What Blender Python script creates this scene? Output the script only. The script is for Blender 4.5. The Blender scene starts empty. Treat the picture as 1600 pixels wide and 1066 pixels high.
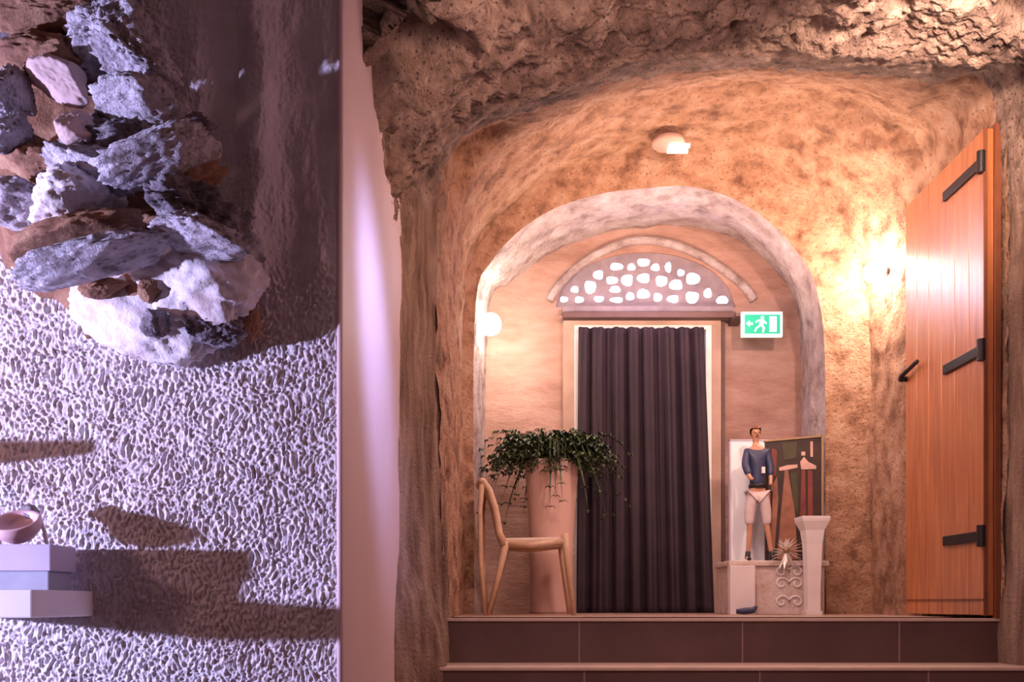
import bpy, bmesh, math, random
from mathutils import Vector, Matrix, noise
from mathutils.geometry import tessellate_polygon

S = bpy.context.scene
COL = S.collection
PI = math.pi
# ------------------------------------------------------------------ camera
F = 1500.0; HZ = 942.0; Z0 = 0.065          # focal length in px, horizon row, eye height above the upper floor
cam_d = bpy.data.cameras.new('camera'); cam = bpy.data.objects.new('camera', cam_d); COL.objects.link(cam)
cam.location = (0, 0, Z0); cam.rotation_euler = (PI/2, 0, 0)
cam_d.sensor_width = 36; cam_d.lens = 36*F/1600; cam_d.shift_y = (HZ-533)/1600
cam_d.clip_start = 0.05; S.camera = cam

def P(x, y, D): return Vector(((x-800)/F*D, D, Z0+(HZ-y)/F*D))

# ------------------------------------------------------------------ world and exposure
w = bpy.data.worlds.new('world'); S.world = w; w.use_nodes = True
bg = w.node_tree.nodes['Background']
bg.inputs[0].default_value = (0.90, 0.42, 0.36, 1); bg.inputs[1].default_value = 0.065
S.view_settings.view_transform = 'Standard'; S.view_settings.look = 'None'
S.view_settings.gamma = 1; S.view_settings.use_curve_mapping = False
S.view_settings.exposure = 0.9
try:
    S.cycles.use_denoising = True; S.cycles.max_bounces = 6; S.cycles.sample_clamp_indirect = 6
except Exception: pass

# ------------------------------------------------------------------ lights (coloured spots, and unseen fills added where surfaces were dim)
def light(name, kind, loc, target, power, col, size=0.2, angle=60, blend=0.6, size_y=None):
    d = bpy.data.lights.new(name, kind); o = bpy.data.objects.new(name, d); COL.objects.link(o)
    o.location = loc; d.energy = power; d.color = col
    if target is not None:
        o.rotation_euler = (Vector(target)-Vector(loc)).to_track_quat('-Z', 'Y').to_euler()
    if kind == 'AREA':
        d.shape = 'RECTANGLE' if size_y else 'SQUARE'; d.size = size
        if size_y: d.size_y = size_y
    else: d.shadow_soft_size = size
    if kind == 'SPOT': d.spot_size = math.radians(angle); d.spot_blend = blend
    return o
VIO = (0.60, 0.56, 1.0); WARM = (1.0, 0.62, 0.42); PINK = (1.0, 0.60, 0.46)
light('violet_wall_spot', 'SPOT', (-3.1, 1.25, 0.22), (-0.7, 2.44, 0.35), 370, VIO, 0.035, 110, 0.5)
light('violet_door_spot', 'SPOT', (0.35, 2.3, 1.75), (-0.43, 3.05, 0.86), 130, (0.42, 0.45, 1.0), 0.12, 34, 1.0)
light('pink_room_fill', 'AREA', (1.6, 2.2, 1.2), (-0.43, 3.1, 0.4), 4, (1.0, 0.50, 0.55), 0.4)  # pinkish fill added for the partition end
light('pink_wall_fill', 'SPOT', (-2.3, 1.3, 0.75), (-1.5, 2.44, 0.6), 15, (1.0, 0.52, 0.48), 0.08, 80, 1.0)  # added fill, tints the left plaster pink
light('rock_wash_right', 'SPOT', (1.5, 2.9, 1.95), (1.5, 3.75, 2.0), 95, (1.0, 0.66, 0.50), 0.05, 95, 1.0)
light('rock_wash_left', 'SPOT', (0.3, 2.5, 1.72), (0.2, 3.8, 1.9), 19, PINK, 0.1, 110, 0.8)
light('vault_fill', 'SPOT', (1.1, 5.0, 1.3), (1.1, 5.15, 2.6), 52, (1.0, 0.64, 0.46), 0.1, 140, 0.9)  # general orange fill added in mid-air to brighten the vault
light('tunnel_fill', 'AREA', (0.9, 3.5, 1.95), (0.9, 5.2, 0.6), 3, (1.0, 0.62, 0.48), 0.5)  # soft warm fill added for the tunnel
light('chamber_cool', 'AREA', (0.8, 5.65, 2.28), (0.85, 5.5, 0.0), 3.0, (0.9, 0.72, 1.0), 0.3)
light('chamber_fill', 'AREA', (0.75, 3.9, 1.9), (1.2, 5.8, 0.5), 9, (1.0, 0.66, 0.60), 0.3)  # pinkish fill added for the dim inner chamber
light('jamb_fill', 'AREA', (0.2, 1.8, 1.3), (2.2, 3.8, 1.0), 8, (1.0, 0.66, 0.60), 0.3)  # fill added to brighten the right jamb

# ------------------------------------------------------------------ materials
def mat(name, build):
    m = bpy.data.materials.new(name); m.use_nodes = True
    nt = m.node_tree; b = nt.nodes['Principled BSDF']
    build(nt, b); return m
def N(nt, t, **k):
    n = nt.nodes.new(t)
    for a, v in k.items(): setattr(n, a, v)
    return n
def simple(name, col, rough=0.6, metal=0.0, emit=0, ecol=None, var=0.12, scale=14):
    def f(nt, b):
        b.inputs['Roughness'].default_value = rough; b.inputs['Metallic'].default_value = metal
        if var:
            tc = N(nt, 'ShaderNodeTexCoord'); n = N(nt, 'ShaderNodeTexNoise'); n.inputs['Scale'].default_value = scale
            n.inputs['Detail'].default_value = 4
            nt.links.new(tc.outputs['Object'], n.inputs['Vector'])
            r = N(nt, 'ShaderNodeValToRGB'); r.color_ramp.elements[0].position = .3; r.color_ramp.elements[1].position = .7
            r.color_ramp.elements[0].color = (*[c*(1-var) for c in col], 1); r.color_ramp.elements[1].color = (*[min(1, c*(1+var)) for c in col], 1)
            nt.links.new(n.outputs['Fac'], r.inputs['Fac']); nt.links.new(r.outputs['Color'], b.inputs['Base Color'])
        else: b.inputs['Base Color'].default_value = (*col, 1)
        if emit:
            b.inputs['Emission Color'].default_value = (*(ecol or col), 1); b.inputs['Emission Strength'].default_value = emit
    return mat(name, f)
def stone(name, cols, scale=6, bump=0.5, bscale=40, stretch=(1, 1, 1), rough=0.85, dist=0.02, detail=8, pits=0.0, pcol=(0.06, 0.035, 0.03)):
    """stone: mottled colour from two noises, small bumps, optional dark pits"""
    def f(nt, b):
        b.inputs['Roughness'].default_value = rough
        tc = N(nt, 'ShaderNodeTexCoord'); mp = N(nt, 'ShaderNodeMapping'); mp.inputs['Scale'].default_value = stretch
        nt.links.new(tc.outputs['Object'], mp.inputs['Vector'])
        n = N(nt, 'ShaderNodeTexNoise'); n.inputs['Scale'].default_value = scale; n.inputs['Detail'].default_value = detail; n.inputs['Roughness'].default_value = .6
        nt.links.new(mp.outputs[0], n.inputs['Vector'])
        r = N(nt, 'ShaderNodeValToRGB'); e = r.color_ramp.elements
        k = len(cols)
        while len(e) < k: e.new(.5)
        for i, c in enumerate(cols): e[i].position = .3+.4*i/(k-1); e[i].color = (*c, 1)
        nt.links.new(n.outputs['Fac'], r.inputs['Fac'])
        out = r.outputs['Color']
        n2 = N(nt, 'ShaderNodeTexNoise'); n2.inputs['Scale'].default_value = bscale; n2.inputs['Detail'].default_value = 6; n2.inputs['Roughness'].default_value = .65
        nt.links.new(mp.outputs[0], n2.inputs['Vector'])
        if pits:
            v = N(nt, 'ShaderNodeTexVoronoi'); v.inputs['Scale'].default_value = bscale*.7
            nt.links.new(mp.outputs[0], v.inputs['Vector'])
            mr = N(nt, 'ShaderNodeMapRange'); mr.inputs['From Min'].default_value = .10; mr.inputs['From Max'].default_value = .28
            mr.inputs['To Min'].default_value = pits; mr.inputs['To Max'].default_value = 0
            nt.links.new(v.outputs['Distance'], mr.inputs['Value'])
            mx = N(nt, 'ShaderNodeMix', data_type='RGBA'); nt.links.new(mr.outputs[0], mx.inputs[0])
            nt.links.new(out, mx.inputs[6]); mx.inputs[7].default_value = (*pcol, 1); out = mx.outputs[2]
        nt.links.new(out, b.inputs['Base Color'])
        bp = N(nt, 'ShaderNodeBump'); bp.inputs['Strength'].default_value = bump; bp.inputs['Distance'].default_value = dist
        nt.links.new(n2.outputs['Fac'], bp.inputs['Height']); nt.links.new(bp.outputs[0], b.inputs['Normal'])
    return mat(name, f)
M = {}
M['plaster'] = stone('rough_plaster', [(.60, .53, .55), (.74, .69, .72), (.80, .76, .80)], 5, .5, 90, dist=.01)
M['smooth'] = stone('smooth_plaster', [(.66, .50, .50), (.72, .57, .57)], 1.5, .05, 30, dist=.004, rough=.55)
M['rock'] = stone('near_rock', [(.10, .06, .05), (.38, .26, .21), (.66, .49, .40)], 11, 1, 60, dist=.04, pits=.85)
def jamb_blend(m):
    nt = m.node_tree; b = nt.nodes['Principled BSDF']; src = b.inputs['Base Color'].links[0].from_socket
    tc = N(nt, 'ShaderNodeTexCoord'); mp = N(nt, 'ShaderNodeMapping'); mp.inputs['Scale'].default_value = (14, 14, 1.6)
    nt.links.new(tc.outputs['Object'], mp.inputs[0]); n = N(nt, 'ShaderNodeTexNoise'); n.inputs['Scale'].default_value = 1.6; n.inputs['Detail'].default_value = 6
    nt.links.new(mp.outputs[0], n.inputs[0]); cr_ = N(nt, 'ShaderNodeValToRGB'); e = cr_.color_ramp.elements
    e[0].position = .32; e[0].color = (.22, .12, .08, 1); e[1].position = .68; e[1].color = (.62, .43, .33, 1)
    nt.links.new(n.outputs[0], cr_.inputs[0]); sx = N(nt, 'ShaderNodeSeparateXYZ'); nt.links.new(tc.outputs['Object'], sx.inputs[0])
    ad = N(nt, 'ShaderNodeMath', operation='ADD'); nt.links.new(sx.outputs['Z'], ad.inputs[0]); n3 = N(nt, 'ShaderNodeTexNoise'); n3.inputs['Scale'].default_value = 5
    nt.links.new(tc.outputs['Object'], n3.inputs[0]); nt.links.new(n3.outputs[0], ad.inputs[1])
    mr = N(nt, 'ShaderNodeMapRange'); mr.inputs['From Min'].default_value = 2.05; mr.inputs['From Max'].default_value = 2.3; nt.links.new(ad.outputs[0], mr.inputs[0])
    mx = N(nt, 'ShaderNodeMix', data_type='RGBA'); nt.links.new(mr.outputs[0], mx.inputs[0]); nt.links.new(cr_.outputs[0], mx.inputs[6]); nt.links.new(src, mx.inputs[7])
    nt.links.new(mx.outputs[2], b.inputs['Base Color'])
jamb_blend(M['rock'])
M['vault'] = stone('vault_stone', [(.20, .085, .05), (.58, .32, .20), (.74, .49, .35)], 9, 1, 46, dist=.045, pits=.65, pcol=(.2, .1, .06))
M['arch'] = stone('arch_stone', [(.26, .18, .17), (.56, .45, .44), (.74, .66, .68)], 8, 1, 40, dist=.03)
M['white_rock'] = stone('white_rock', [(.14, .11, .12), (.60, .56, .62), (.82, .80, .88)], 16, 1, 55, dist=.02, pits=.6, pcol=(.05, .03, .05))
M['pale_rock'] = stone('pale_rock', [(.50, .40, .36), (.76, .72, .76), (.86, .83, .86)], 6, .6, 60, dist=.008)
M['dark_rock'] = stone('dark_rock', [(.07, .055, .06), (.22, .19, .22), (.50, .47, .52)], 26, 1, 60, dist=.02)
M['brown_rock'] = stone('brown_rock', [(.14, .06, .035), (.28, .14, .08), (.42, .25, .15)], 9, .6, 50, dist=.01)
M['pink_rock'] = stone('pink_rock', [(.50, .36, .34), (.60, .46, .44)], 5, .2, 40, dist=.005)
M['white'] = simple('white_paint', (.80, .76, .78), .5, var=.04)
M['lilac'] = simple('lilac_paint', (.50, .44, .56), .5, var=.05)
M['pinkglaze'] = simple('pink_ceramic', (.66, .45, .47), .35, var=.06)
M['black'] = simple('black_iron', (.025, .022, .025), .45, .4, var=.2)
M['chair_wood'] = simple('pale_wood', (.62, .42, .28), .45, var=.12, scale=20)
M['seat'] = simple('cream_cord', (.70, .56, .45), .8, var=.1, scale=60)
M['tile'] = stone('brown_tile', [(.10, .055, .05), (.14, .08, .07)], 4, .1, 60, dist=.003, rough=.45)
M['nosing'] = simple('pale_nosing', (.58, .44, .36), .5, var=.08)
M['grout'] = simple('grout', (.30, .20, .17), .8)
M['floor'] = simple('floor_tile', (.42, .28, .22), .4, var=.1, scale=5)
M['curtain'] = simple('plum_cloth', (.026, .012, .022), .75, var=.25, scale=6)
M['frame'] = stone('pink_frame', [(.40, .26, .20), (.56, .38, .32)], 4, .3, 40, dist=.006)
M['lintel'] = simple('dark_lintel', (.13, .07, .07), .6)
M['lattice'] = stone('lattice_stone', [(.20, .16, .19), (.34, .28, .32)], 8, .4, 60, dist=.006)
M['daylight'] = simple('daylight_pane', (1, 1, 1), .5, emit=20.0, ecol=(.78, .74, 1.0), var=0)
M['globe'] = simple('lit_glass_globe', (1, 1, 1), .4, emit=58, ecol=(1.0, .84, .66), var=0)
M['globe2'] = simple('lit_glass_globe_bright', (1, 1, 1), .4, emit=135, ecol=(1.0, .78, .62), var=0)
M['pot'] = stone('pink_pot', [(.60, .38, .33), (.66, .44, .38)], 2, .1, 30, dist=.003, rough=.6)
M['green'] = simple('exit_green', (.0, .42, .25), .5, emit=.3, ecol=(.02, .55, .34), var=0)
M['signwhite'] = simple('exit_white', (.9, .95, .93), .5, emit=.5, ecol=(.70, 1, .86), var=0)
M['navy'] = simple('navy_paint', (.035, .045, .11), .5)
M['skin'] = simple('statue_skin', (.50, .26, .17), .25)
M['breeches'] = simple('pale_breeches', (.62, .52, .54), .6)
M['board'] = simple('white_board', (.80, .84, .92), .4, var=.03)
M['ornate'] = stone('carved_pale', [(.55, .42, .37), (.66, .54, .50), (.74, .64, .62)], 14, .8, 22, dist=.02)
M['canvas'] = simple('dark_canvas', (.03, .013, .012), .5, var=.5, scale=9)
M['paint_red'] = simple('paint_red', (.18, .035, .03), .5, var=.3)
M['paint_tan'] = simple('paint_tan', (.26, .11, .07), .5, var=.3)
M['paint_pale'] = simple('paint_pale', (.58, .36, .32), .5, var=.15)
M['paint_olive'] = simple('paint_olive', (.05, .045, .02), .5, var=.3)
M['gilt'] = simple('dull_gilt', (.33, .21, .12), .5, .3)
M['silver'] = simple('silver_petal', (.85, .78, .74), .3, .3)
def leafm(nt, b):
    b.inputs['Roughness'].default_value = .5
    tc = N(nt, 'ShaderNodeTexCoord'); n = N(nt, 'ShaderNodeTexNoise'); n.inputs['Scale'].default_value = 18
    nt.links.new(tc.outputs['Object'], n.inputs['Vector']); r = N(nt, 'ShaderNodeValToRGB')
    r.color_ramp.elements[0].position = .35; r.color_ramp.elements[1].position = .65
    r.color_ramp.elements[0].color = (.012, .022, .008, 1); r.color_ramp.elements[1].color = (.075, .11, .04, 1)
    nt.links.new(n.outputs['Fac'], r.inputs['Fac']); nt.links.new(r.outputs[0], b.inputs['Base Color'])
M['leaf'] = mat('green_leaf', leafm)
def woodm(nt, b):
    b.inputs['Roughness'].default_value = .40; b.inputs['Coat Weight'].default_value = .85; b.inputs['Coat Roughness'].default_value = .30; b.inputs['Coat IOR'].default_value = 1.7
    tc = N(nt, 'ShaderNodeTexCoord'); mp = N(nt, 'ShaderNodeMapping'); mp.inputs['Scale'].default_value = (9, 9, .7)
    nt.links.new(tc.outputs['Object'], mp.inputs['Vector'])
    n = N(nt, 'ShaderNodeTexNoise'); n.inputs['Scale'].default_value = 5; n.inputs['Detail'].default_value = 6
    nt.links.new(mp.outputs[0], n.inputs['Vector']); r = N(nt, 'ShaderNodeValToRGB')
    r.color_ramp.elements[0].position = .3; r.color_ramp.elements[1].position = .72
    r.color_ramp.elements[0].color = (.36, .11, .035, 1); r.color_ramp.elements[1].color = (.60, .22, .075, 1)
    nt.links.new(n.outputs['Fac'], r.inputs['Fac']); nt.links.new(r.outputs[0], b.inputs['Base Color'])
    bp = N(nt, 'ShaderNodeBump'); bp.inputs['Strength'].default_value = .25; bp.inputs['Distance'].default_value = .004
    nt.links.new(n.outputs['Fac'], bp.inputs['Height']); nt.links.new(bp.outputs[0], b.inputs['Normal'])
M['wood'] = mat('orange_wood', woodm)
M['wood_dark'] = simple('dark_edge_wood', (.20, .065, .03), .5)

# ------------------------------------------------------------------ mesh helpers
def mesh_obj(name, verts, faces, m, parent=None, smooth=True, kind=None):
    me = bpy.data.meshes.new(name); me.from_pydata([tuple(v) for v in verts], [], faces); me.validate()
    bm = bmesh.new(); bm.from_mesh(me); bmesh.ops.recalc_face_normals(bm, faces=bm.faces); bm.to_mesh(me); bm.free()
    o = bpy.data.objects.new(name, me); COL.objects.link(o); me.materials.append(m)
    for p in me.polygons: p.use_smooth = smooth
    if parent:
        o.parent = parent; o.matrix_parent_inverse = Matrix.Identity(4)
        for v in me.vertices: v.co -= parent.location
    if kind: o['kind'] = kind
    return o
def bm_obj(name, bm, m, parent=None, smooth=False, kind=None):
    me = bpy.data.meshes.new(name); bmesh.ops.recalc_face_normals(bm, faces=bm.faces); bm.to_mesh(me); bm.free()
    o = bpy.data.objects.new(name, me); COL.objects.link(o); me.materials.append(m)
    for p in me.polygons: p.use_smooth = smooth
    if parent:
        for v in me.vertices: v.co -= parent.location
        o.parent = parent; o.matrix_parent_inverse = Matrix.Identity(4)
    if kind: o['kind'] = kind
    return o
def thing(name, loc, label, cat, group=None):
    o = bpy.data.objects.new(name, None); COL.objects.link(o); o.location = loc
    o.empty_display_size = .1; tag(o, label, cat, group); return o
def tag(o, label, cat, group=None):
    o['label'] = label; o['category'] = cat
    if group: o['group'] = group
    return o
def box(bm, lo, hi, bev=0.0, rot=None):
    c = [(a+b)/2 for a, b in zip(lo, hi)]; s = [abs(b-a) for a, b in zip(lo, hi)]
    r = bmesh.ops.create_cube(bm, size=1); vs = r['verts']
    bmesh.ops.scale(bm, vec=s, verts=vs)
    if bev:
        es = list({e for v in vs for e in v.link_edges})
        rr = bmesh.ops.bevel(bm, geom=es, offset=bev, segments=2, affect='EDGES', profile=.6); vs = list({v for f in rr['faces'] for v in f.verts} | {v for v in vs if v.is_valid})
    if rot: bmesh.ops.rotate(bm, cent=(0, 0, 0), matrix=rot, verts=vs)
    bmesh.ops.translate(bm, vec=c, verts=vs); return vs
def tube(bm, pts, rad, seg=10, flat=1.0):
    """round bar through pts, radius per point, closed ends"""
    pts = [Vector(p) for p in pts]
    if not isinstance(rad, (list, tuple)): rad = [rad]*len(pts)
    rings = []; up = Vector((0, 1, 0))
    for i, p in enumerate(pts):
        t = (pts[min(i+1, len(pts)-1)]-pts[max(i-1, 0)]).normalized()
        a = t.cross(up)
        if a.length < .05: a = t.cross(Vector((1, 0, 0)))
        a.normalize(); b = t.cross(a).normalized()
        rings.append([bm.verts.new(p+(a*math.cos(2*PI*k/seg)+b*flat*math.sin(2*PI*k/seg))*rad[i]) for k in range(seg)])
    for i in range(len(rings)-1):
        for k in range(seg): bm.faces.new((rings[i][k], rings[i][(k+1) % seg], rings[i+1][(k+1) % seg], rings[i+1][k]))
    bm.faces.new(rings[0]); bm.faces.new(rings[-1][::-1])
def lathe(bm, prof, c, seg=40):
    rings = []
    for r, z in prof: rings.append([bm.verts.new((c[0]+r*math.cos(2*PI*k/seg), c[1]+r*math.sin(2*PI*k/seg), c[2]+z)) for k in range(seg)])
    for i in range(len(rings)-1):
        for k in range(seg): bm.faces.new((rings[i][k], rings[i][(k+1) % seg], rings[i+1][(k+1) % seg], rings[i+1][k]))
    bm.faces.new(rings[0]); bm.faces.new(rings[-1][::-1])
def prism(bm, poly, y0, y1, holes=()):
    """plate in the XZ plane from y0 to y1; poly and holes are lists of (x, z)"""
    loops = [list(poly)]+[list(h) for h in holes]
    tris = tessellate_polygon([[Vector((x, z, 0)) for x, z in l] for l in loops])
    flat = [p for l in loops for p in l]
    a = [bm.verts.new((x, y0, z)) for x, z in flat]; b = [bm.verts.new((x, y1, z)) for x, z in flat]
    for t in tris:
        for vv in (a, b):
            try: bm.faces.new([vv[i] for i in t])
            except ValueError: pass
    o = 0
    for l in loops:
        n = len(l)
        for i in range(n): bm.faces.new((a[o+i], a[o+(i+1) % n], b[o+(i+1) % n], b[o+i]))
        o += n
def fr(p, H=.9, lac=2.1, octv=5): return noise.fractal(p, H, lac, octv)

# ------------------------------------------------------------------ left room wall: rough plaster
DW = 2.44
XE = -0.432
def sm(a, b, x):
    t = max(0, min(1, (x-a)/(b-a))); return t*t*(3-2*t)
def g(x, c, s): return math.exp(-((x-c)/s)**2)
def wall_px(x, z): return 800+x*F/DW, HZ-(z-Z0)*F/DW
def plaster(x, z):
    px, py = wall_px(x, z)
    # trowelled wormy relief, stretched upright
    p = Vector((x*150, 0, z*78)); wv = Vector((noise.noise(Vector((x*17, 3, z*17))), 0, noise.noise(Vector((x*17, 7, z*17)))))*1.9
    n1 = noise.noise(p+wv); n2 = noise.noise((p+wv)*2.1+Vector((5, 5, 5)))
    h = n1*.0092+n2*.0050
    calm = 1-.75*sm(450, 400, py)*sm(230, 300, px)
    h *= calm
    h += fr(Vector((x*3, 1, z*3)))*.012
    # natural rib of stone with a groove beside it
    k = sm(470, 400, py)
    wob = 10*noise.noise(Vector((0, 2, z*6)))
    h += k*(.040*g(px, 405+wob+8*math.sin(py/90), 24)-.030*g(px, 362+wob, 15)*sm(330, 180, py)+.016*g(px, 318, 30))
    h += k*.012*fr(Vector((x*14, 9, z*4)))
    # edges of the exposed outcrop swell out of the wall
    h += .05*g(px, 150, 190)*g(py, 260, 250)
    return h
def grid_wall():
    x0, x1, z0, z1 = -1.55, XE, -0.55, 2.05; st = .0027
    nx = int((x1-x0)/st); nz = int((z1-z0)/st); V = []; Fc = []
    for j in range(nz+1):
        for i in range(nx+1):
            x = x0+(x1-x0)*i/nx; z = z0+(z1-z0)*j/nz
            V.append((x, DW-plaster(x, z)*sm(0, .03, x1-x)-(0), z))
    for j in range(nz):
        for i in range(nx):
            a = j*(nx+1)+i; Fc.append((a, a+1, a+nx+2, a+nx+1))
    mesh_obj('wall_left', V, Fc, M['plaster'], kind='structure')
grid_wall()
# smooth plastered end of that wall, running away from the camera
def strip():
    V = []; Fc = []; nu, nv = 60, 160
    for j in range(nv+1):
        z = -1.4+3.9*j/nv
        for i in range(nu+1):
            y = DW+.003+1.42*i/nu
            r = .012
            V.append((XE+.001+.003*noise.noise(Vector((y*3, z*2, 0))), y, z))
    for j in range(nv):
        for i in range(nu):
            a = j*(nu+1)+i; Fc.append((a, a+1, a+nu+2, a+nu+1))
    mesh_obj('wall_partition_end', V, Fc, M['smooth'], kind='structure')
    bm = bmesh.new(); tube(bm, [(XE-.005, DW-.001, -1.4), (XE-.005, DW-.001, 2.5)], .008, 10)
    bm_obj('trim_corner', bm, M['smooth'], smooth=True, kind='structure')
strip()
bm = bmesh.new(); box(bm, (-2.6, DW+.03, -1.4), (-1.5, DW+.06, 2.5)); box(bm, (-1.6, DW+.03, -1.4), (XE-.02, DW+.06, 2.5)); box(bm, (-2.6, DW, -1.4), (XE-.005, DW+.04, -.54))
bm_obj('wall_left_backing', bm, M['plaster'], kind='structure')

# ------------------------------------------------------------------ the rock opening and vault, lofted through cross sections
def cr(p, t):
    n = len(p)-1; f = max(0, min(n-1e-6, t*n)); i = int(f); u = f-i
    a, b, c, d = p[max(i-1, 0)], p[i], p[i+1], p[min(i+2, n)]
    return ((b*2)+(c-a)*u+(a*2-b*5+c*4-d)*u*u+(b*3-a-c*3+d)*u*u*u)*.5
SEC = {
 'Z': (0.6, [(-9000, 6200), (-9000, 3500), (-9000, 500), (-8800, -2800), (-5000, -4000), (-2500, -4400), (0, -4500), (1200, -4500), (3000, -4400), (5000, -4000), (7500, -2700), (8500, -800), (8500, 700), (8500, 6200)]),
 'Y': (2.49, [(-1500, 3000), (-1500, 2000), (-1500, 500), (-1450, -300), (-900, -450), (-300, -480), (300, -450), (900, -430), (1400, -420), (1900, -300), (2300, -100), (2500, 300), (2500, 700), (2500, 3000)]),
 'A': (2.75, [(430, 1900), (430, 1300), (430, 800), (450, 300), (552, 112), (650, 10), (850, -110), (1050, -170), (1300, -180), (1600, -110), (1900, 0), (2000, 300), (2000, 800), (2000, 1900)]),
 'B': (3.35, [(560, 1900), (560, 1300), (560, 800), (575, 420), (606, 272), (700, 140), (850, 45), (1000, 0), (1200, -20), (1400, -5), (1600, 35), (1850, 200), (1850, 800), (1850, 1900)]),
 'C': (3.72, [(705, 1900), (700, 1100), (640, 850), (627, 420), (634, 292), (715, 205), (860, 132), (1000, 92), (1150, 82), (1300, 90), (1480, 108), (1625, 140), (1630, 700), (1572, 1900)]),
 'D': (4.00, [(704, 1500), (702, 1100), (698, 850), (688, 450), (700, 262), (735, 205), (870, 160), (1000, 122), (1150, 108), (1300, 114), (1450, 128), (1556, 168), (1564, 700), (1549, 1500)]),
 'E0': (4.70, [(715, 1500), (715, 1100), (715, 850), (710, 515), (725, 338), (781, 250), (885, 188), (1000, 150), (1130, 130), (1256, 136), (1367, 178), (1450, 278), (1448, 700), (1448, 1500)]),  # drop to the next section is an added lip, shading the soffit from lamps
 'E': (4.80, [(716, 1500), (716, 1100), (716, 850), (712, 520), (728, 345), (790, 262), (890, 205), (1000, 170), (1130, 152), (1250, 158), (1345, 215), (1437, 318), (1437, 700), (1437, 1500)]),
 'F': (5.40, [(725, 1500), (725, 1100), (725, 850), (722, 520), (742, 400), (805, 322), (893, 268), (990, 240), (1080, 236), (1180, 256), (1270, 315), (1345, 430), (1358, 700), (1358, 1500)]),
 'G': (5.43, [(741, 1500), (741, 1100), (741, 850), (742, 495), (768, 408), (840, 340), (925, 306), (1000, 295), (1080, 292), (1160, 318), (1235, 380), (1281, 475), (1290, 700), (1290, 1500)]),
 'H': (5.70, [(753, 1500), (753, 1100), (753, 850), (753, 495), (780, 425), (855, 362), (930, 332), (1000, 322), (1080, 322), (1155, 348), (1215, 400), (1258, 490), (1268, 700), (1268, 1500)]),
 'I': (6.15, [(756, 1500), (756, 1100), (756, 850), (762, 500), (798, 440), (870, 392), (940, 366), (1000, 356), (1070, 354), (1145, 372), (1202, 415), (1245, 490), (1252, 700), (1252, 1500)]),
}
def grow(k, new, D, g):
    pts = SEC[k][1]; SEC[new] = (D, [(x-g if i < 3 else x+g if i > 10 else x+(x-1040)*g/380, y if i < 3 or i > 11 else y-g) for i, (x, y) in enumerate(pts)])
grow('D', 'D0', 3.96, 9); grow('F', 'F0', 5.37, 9); grow('G', 'G0', 5.425, 5)
def loft(name, keys, rows, nu, disp, m, kind='structure'):
    secs = [[P(x, y, SEC[k][0]) for x, y in SEC[k][1]] for k in keys]
    G = []
    for s in range(len(keys)-1):
        for r in range(rows[s]+(1 if s == len(keys)-2 else 0)):
            t = (s+r/rows[s])
            row = []
            for i in range(nu+1):
                u = i/nu
                cols = [cr(sec, u) for sec in secs]
                # soft interpolation along the depth
                f = r/rows[s]; f2 = f if len(keys) < 3 else f
                row.append(cols[s].lerp(cols[s+1], f2))
            G.append(row)
    R = len(G); V = []
    for j in range(R):
        for i in range(nu+1):
            du = G[j][min(i+1, nu)]-G[j][max(i-1, 0)]; dv = G[min(j+1, R-1)][i]-G[max(j-1, 0)][i]
            nrm = du.cross(dv)
            if nrm.length > 1e-9: nrm.normalize()
            p = G[j][i]; V.append(p+nrm*disp(p, i/nu))
    Fc = [(j*(nu+1)+i, j*(nu+1)+i+1, (j+1)*(nu+1)+i+1, (j+1)*(nu+1)+i) for j in range(R-1) for i in range(nu)]
    return mesh_obj(name, V, Fc, m, kind=kind)
def d_rock(p, u):
    amp = sm(3.95, 3.6, p.y)
    top = sm(.9, 1.5, p.z)
    h = fr(p*2.6, .8)*.050+fr(p*9, .8)*.030+(abs(noise.noise(p*24))-.25)*.030*top+(abs(noise.noise(p*55))-.25)*.012
    cav = sm(.15-.12*sm(3.4, 3.2, p.y), .42-.12*sm(3.4, 3.2, p.y), noise.noise(p*4.2+Vector((3, 1, 7))))*.24*top*sm(3.66, 3.3, p.y)
    side = .010*fr(Vector((p.x*20, p.y*20, p.z*2.5)), .8)
    return (h*(.25+.75*top)+cav)*amp+side*(1-top*amp)+.008*(1-amp)*fr(p*8)
loft('wall_cave_rock', ['Z', 'Y', 'A', 'B', 'C', 'D'], [10, 6, 46, 46, 34], 520, d_rock, M['rock'])
NS = 1
def d_vault(p, u):
    top = sm(1.1, 1.9, p.z)
    h = .018*fr(p*3.2)+.010*fr(p*12)+.004*noise.noise(p*40)
    h += (1-top)*.009*fr(Vector((p.x*14, p.y*14, p.z*2)))
    nc = P(752, 262, 4.30); d = (p-nc).length
    return h*sm(0, .05, abs(p.y-4.0)+.01)+NS*.13*sm(.30, .08, d)*sm(4.02, 4.12, p.y)
loft('wall_vault', ['D0', 'D', 'E0', 'E', 'F'], [4, 56, 14, 44], 460, d_vault, M['vault'])
loft('wall_arch_face', ['F0', 'G'], [14], 300, lambda p, u: .006*fr(p*14), M['vault'])
loft('wall_arch_soffit', ['G0', 'H', 'I'], [18, 22], 320, lambda p, u: .014*fr(p*7)+.006*noise.noise(p*34), M['arch'])

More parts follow.
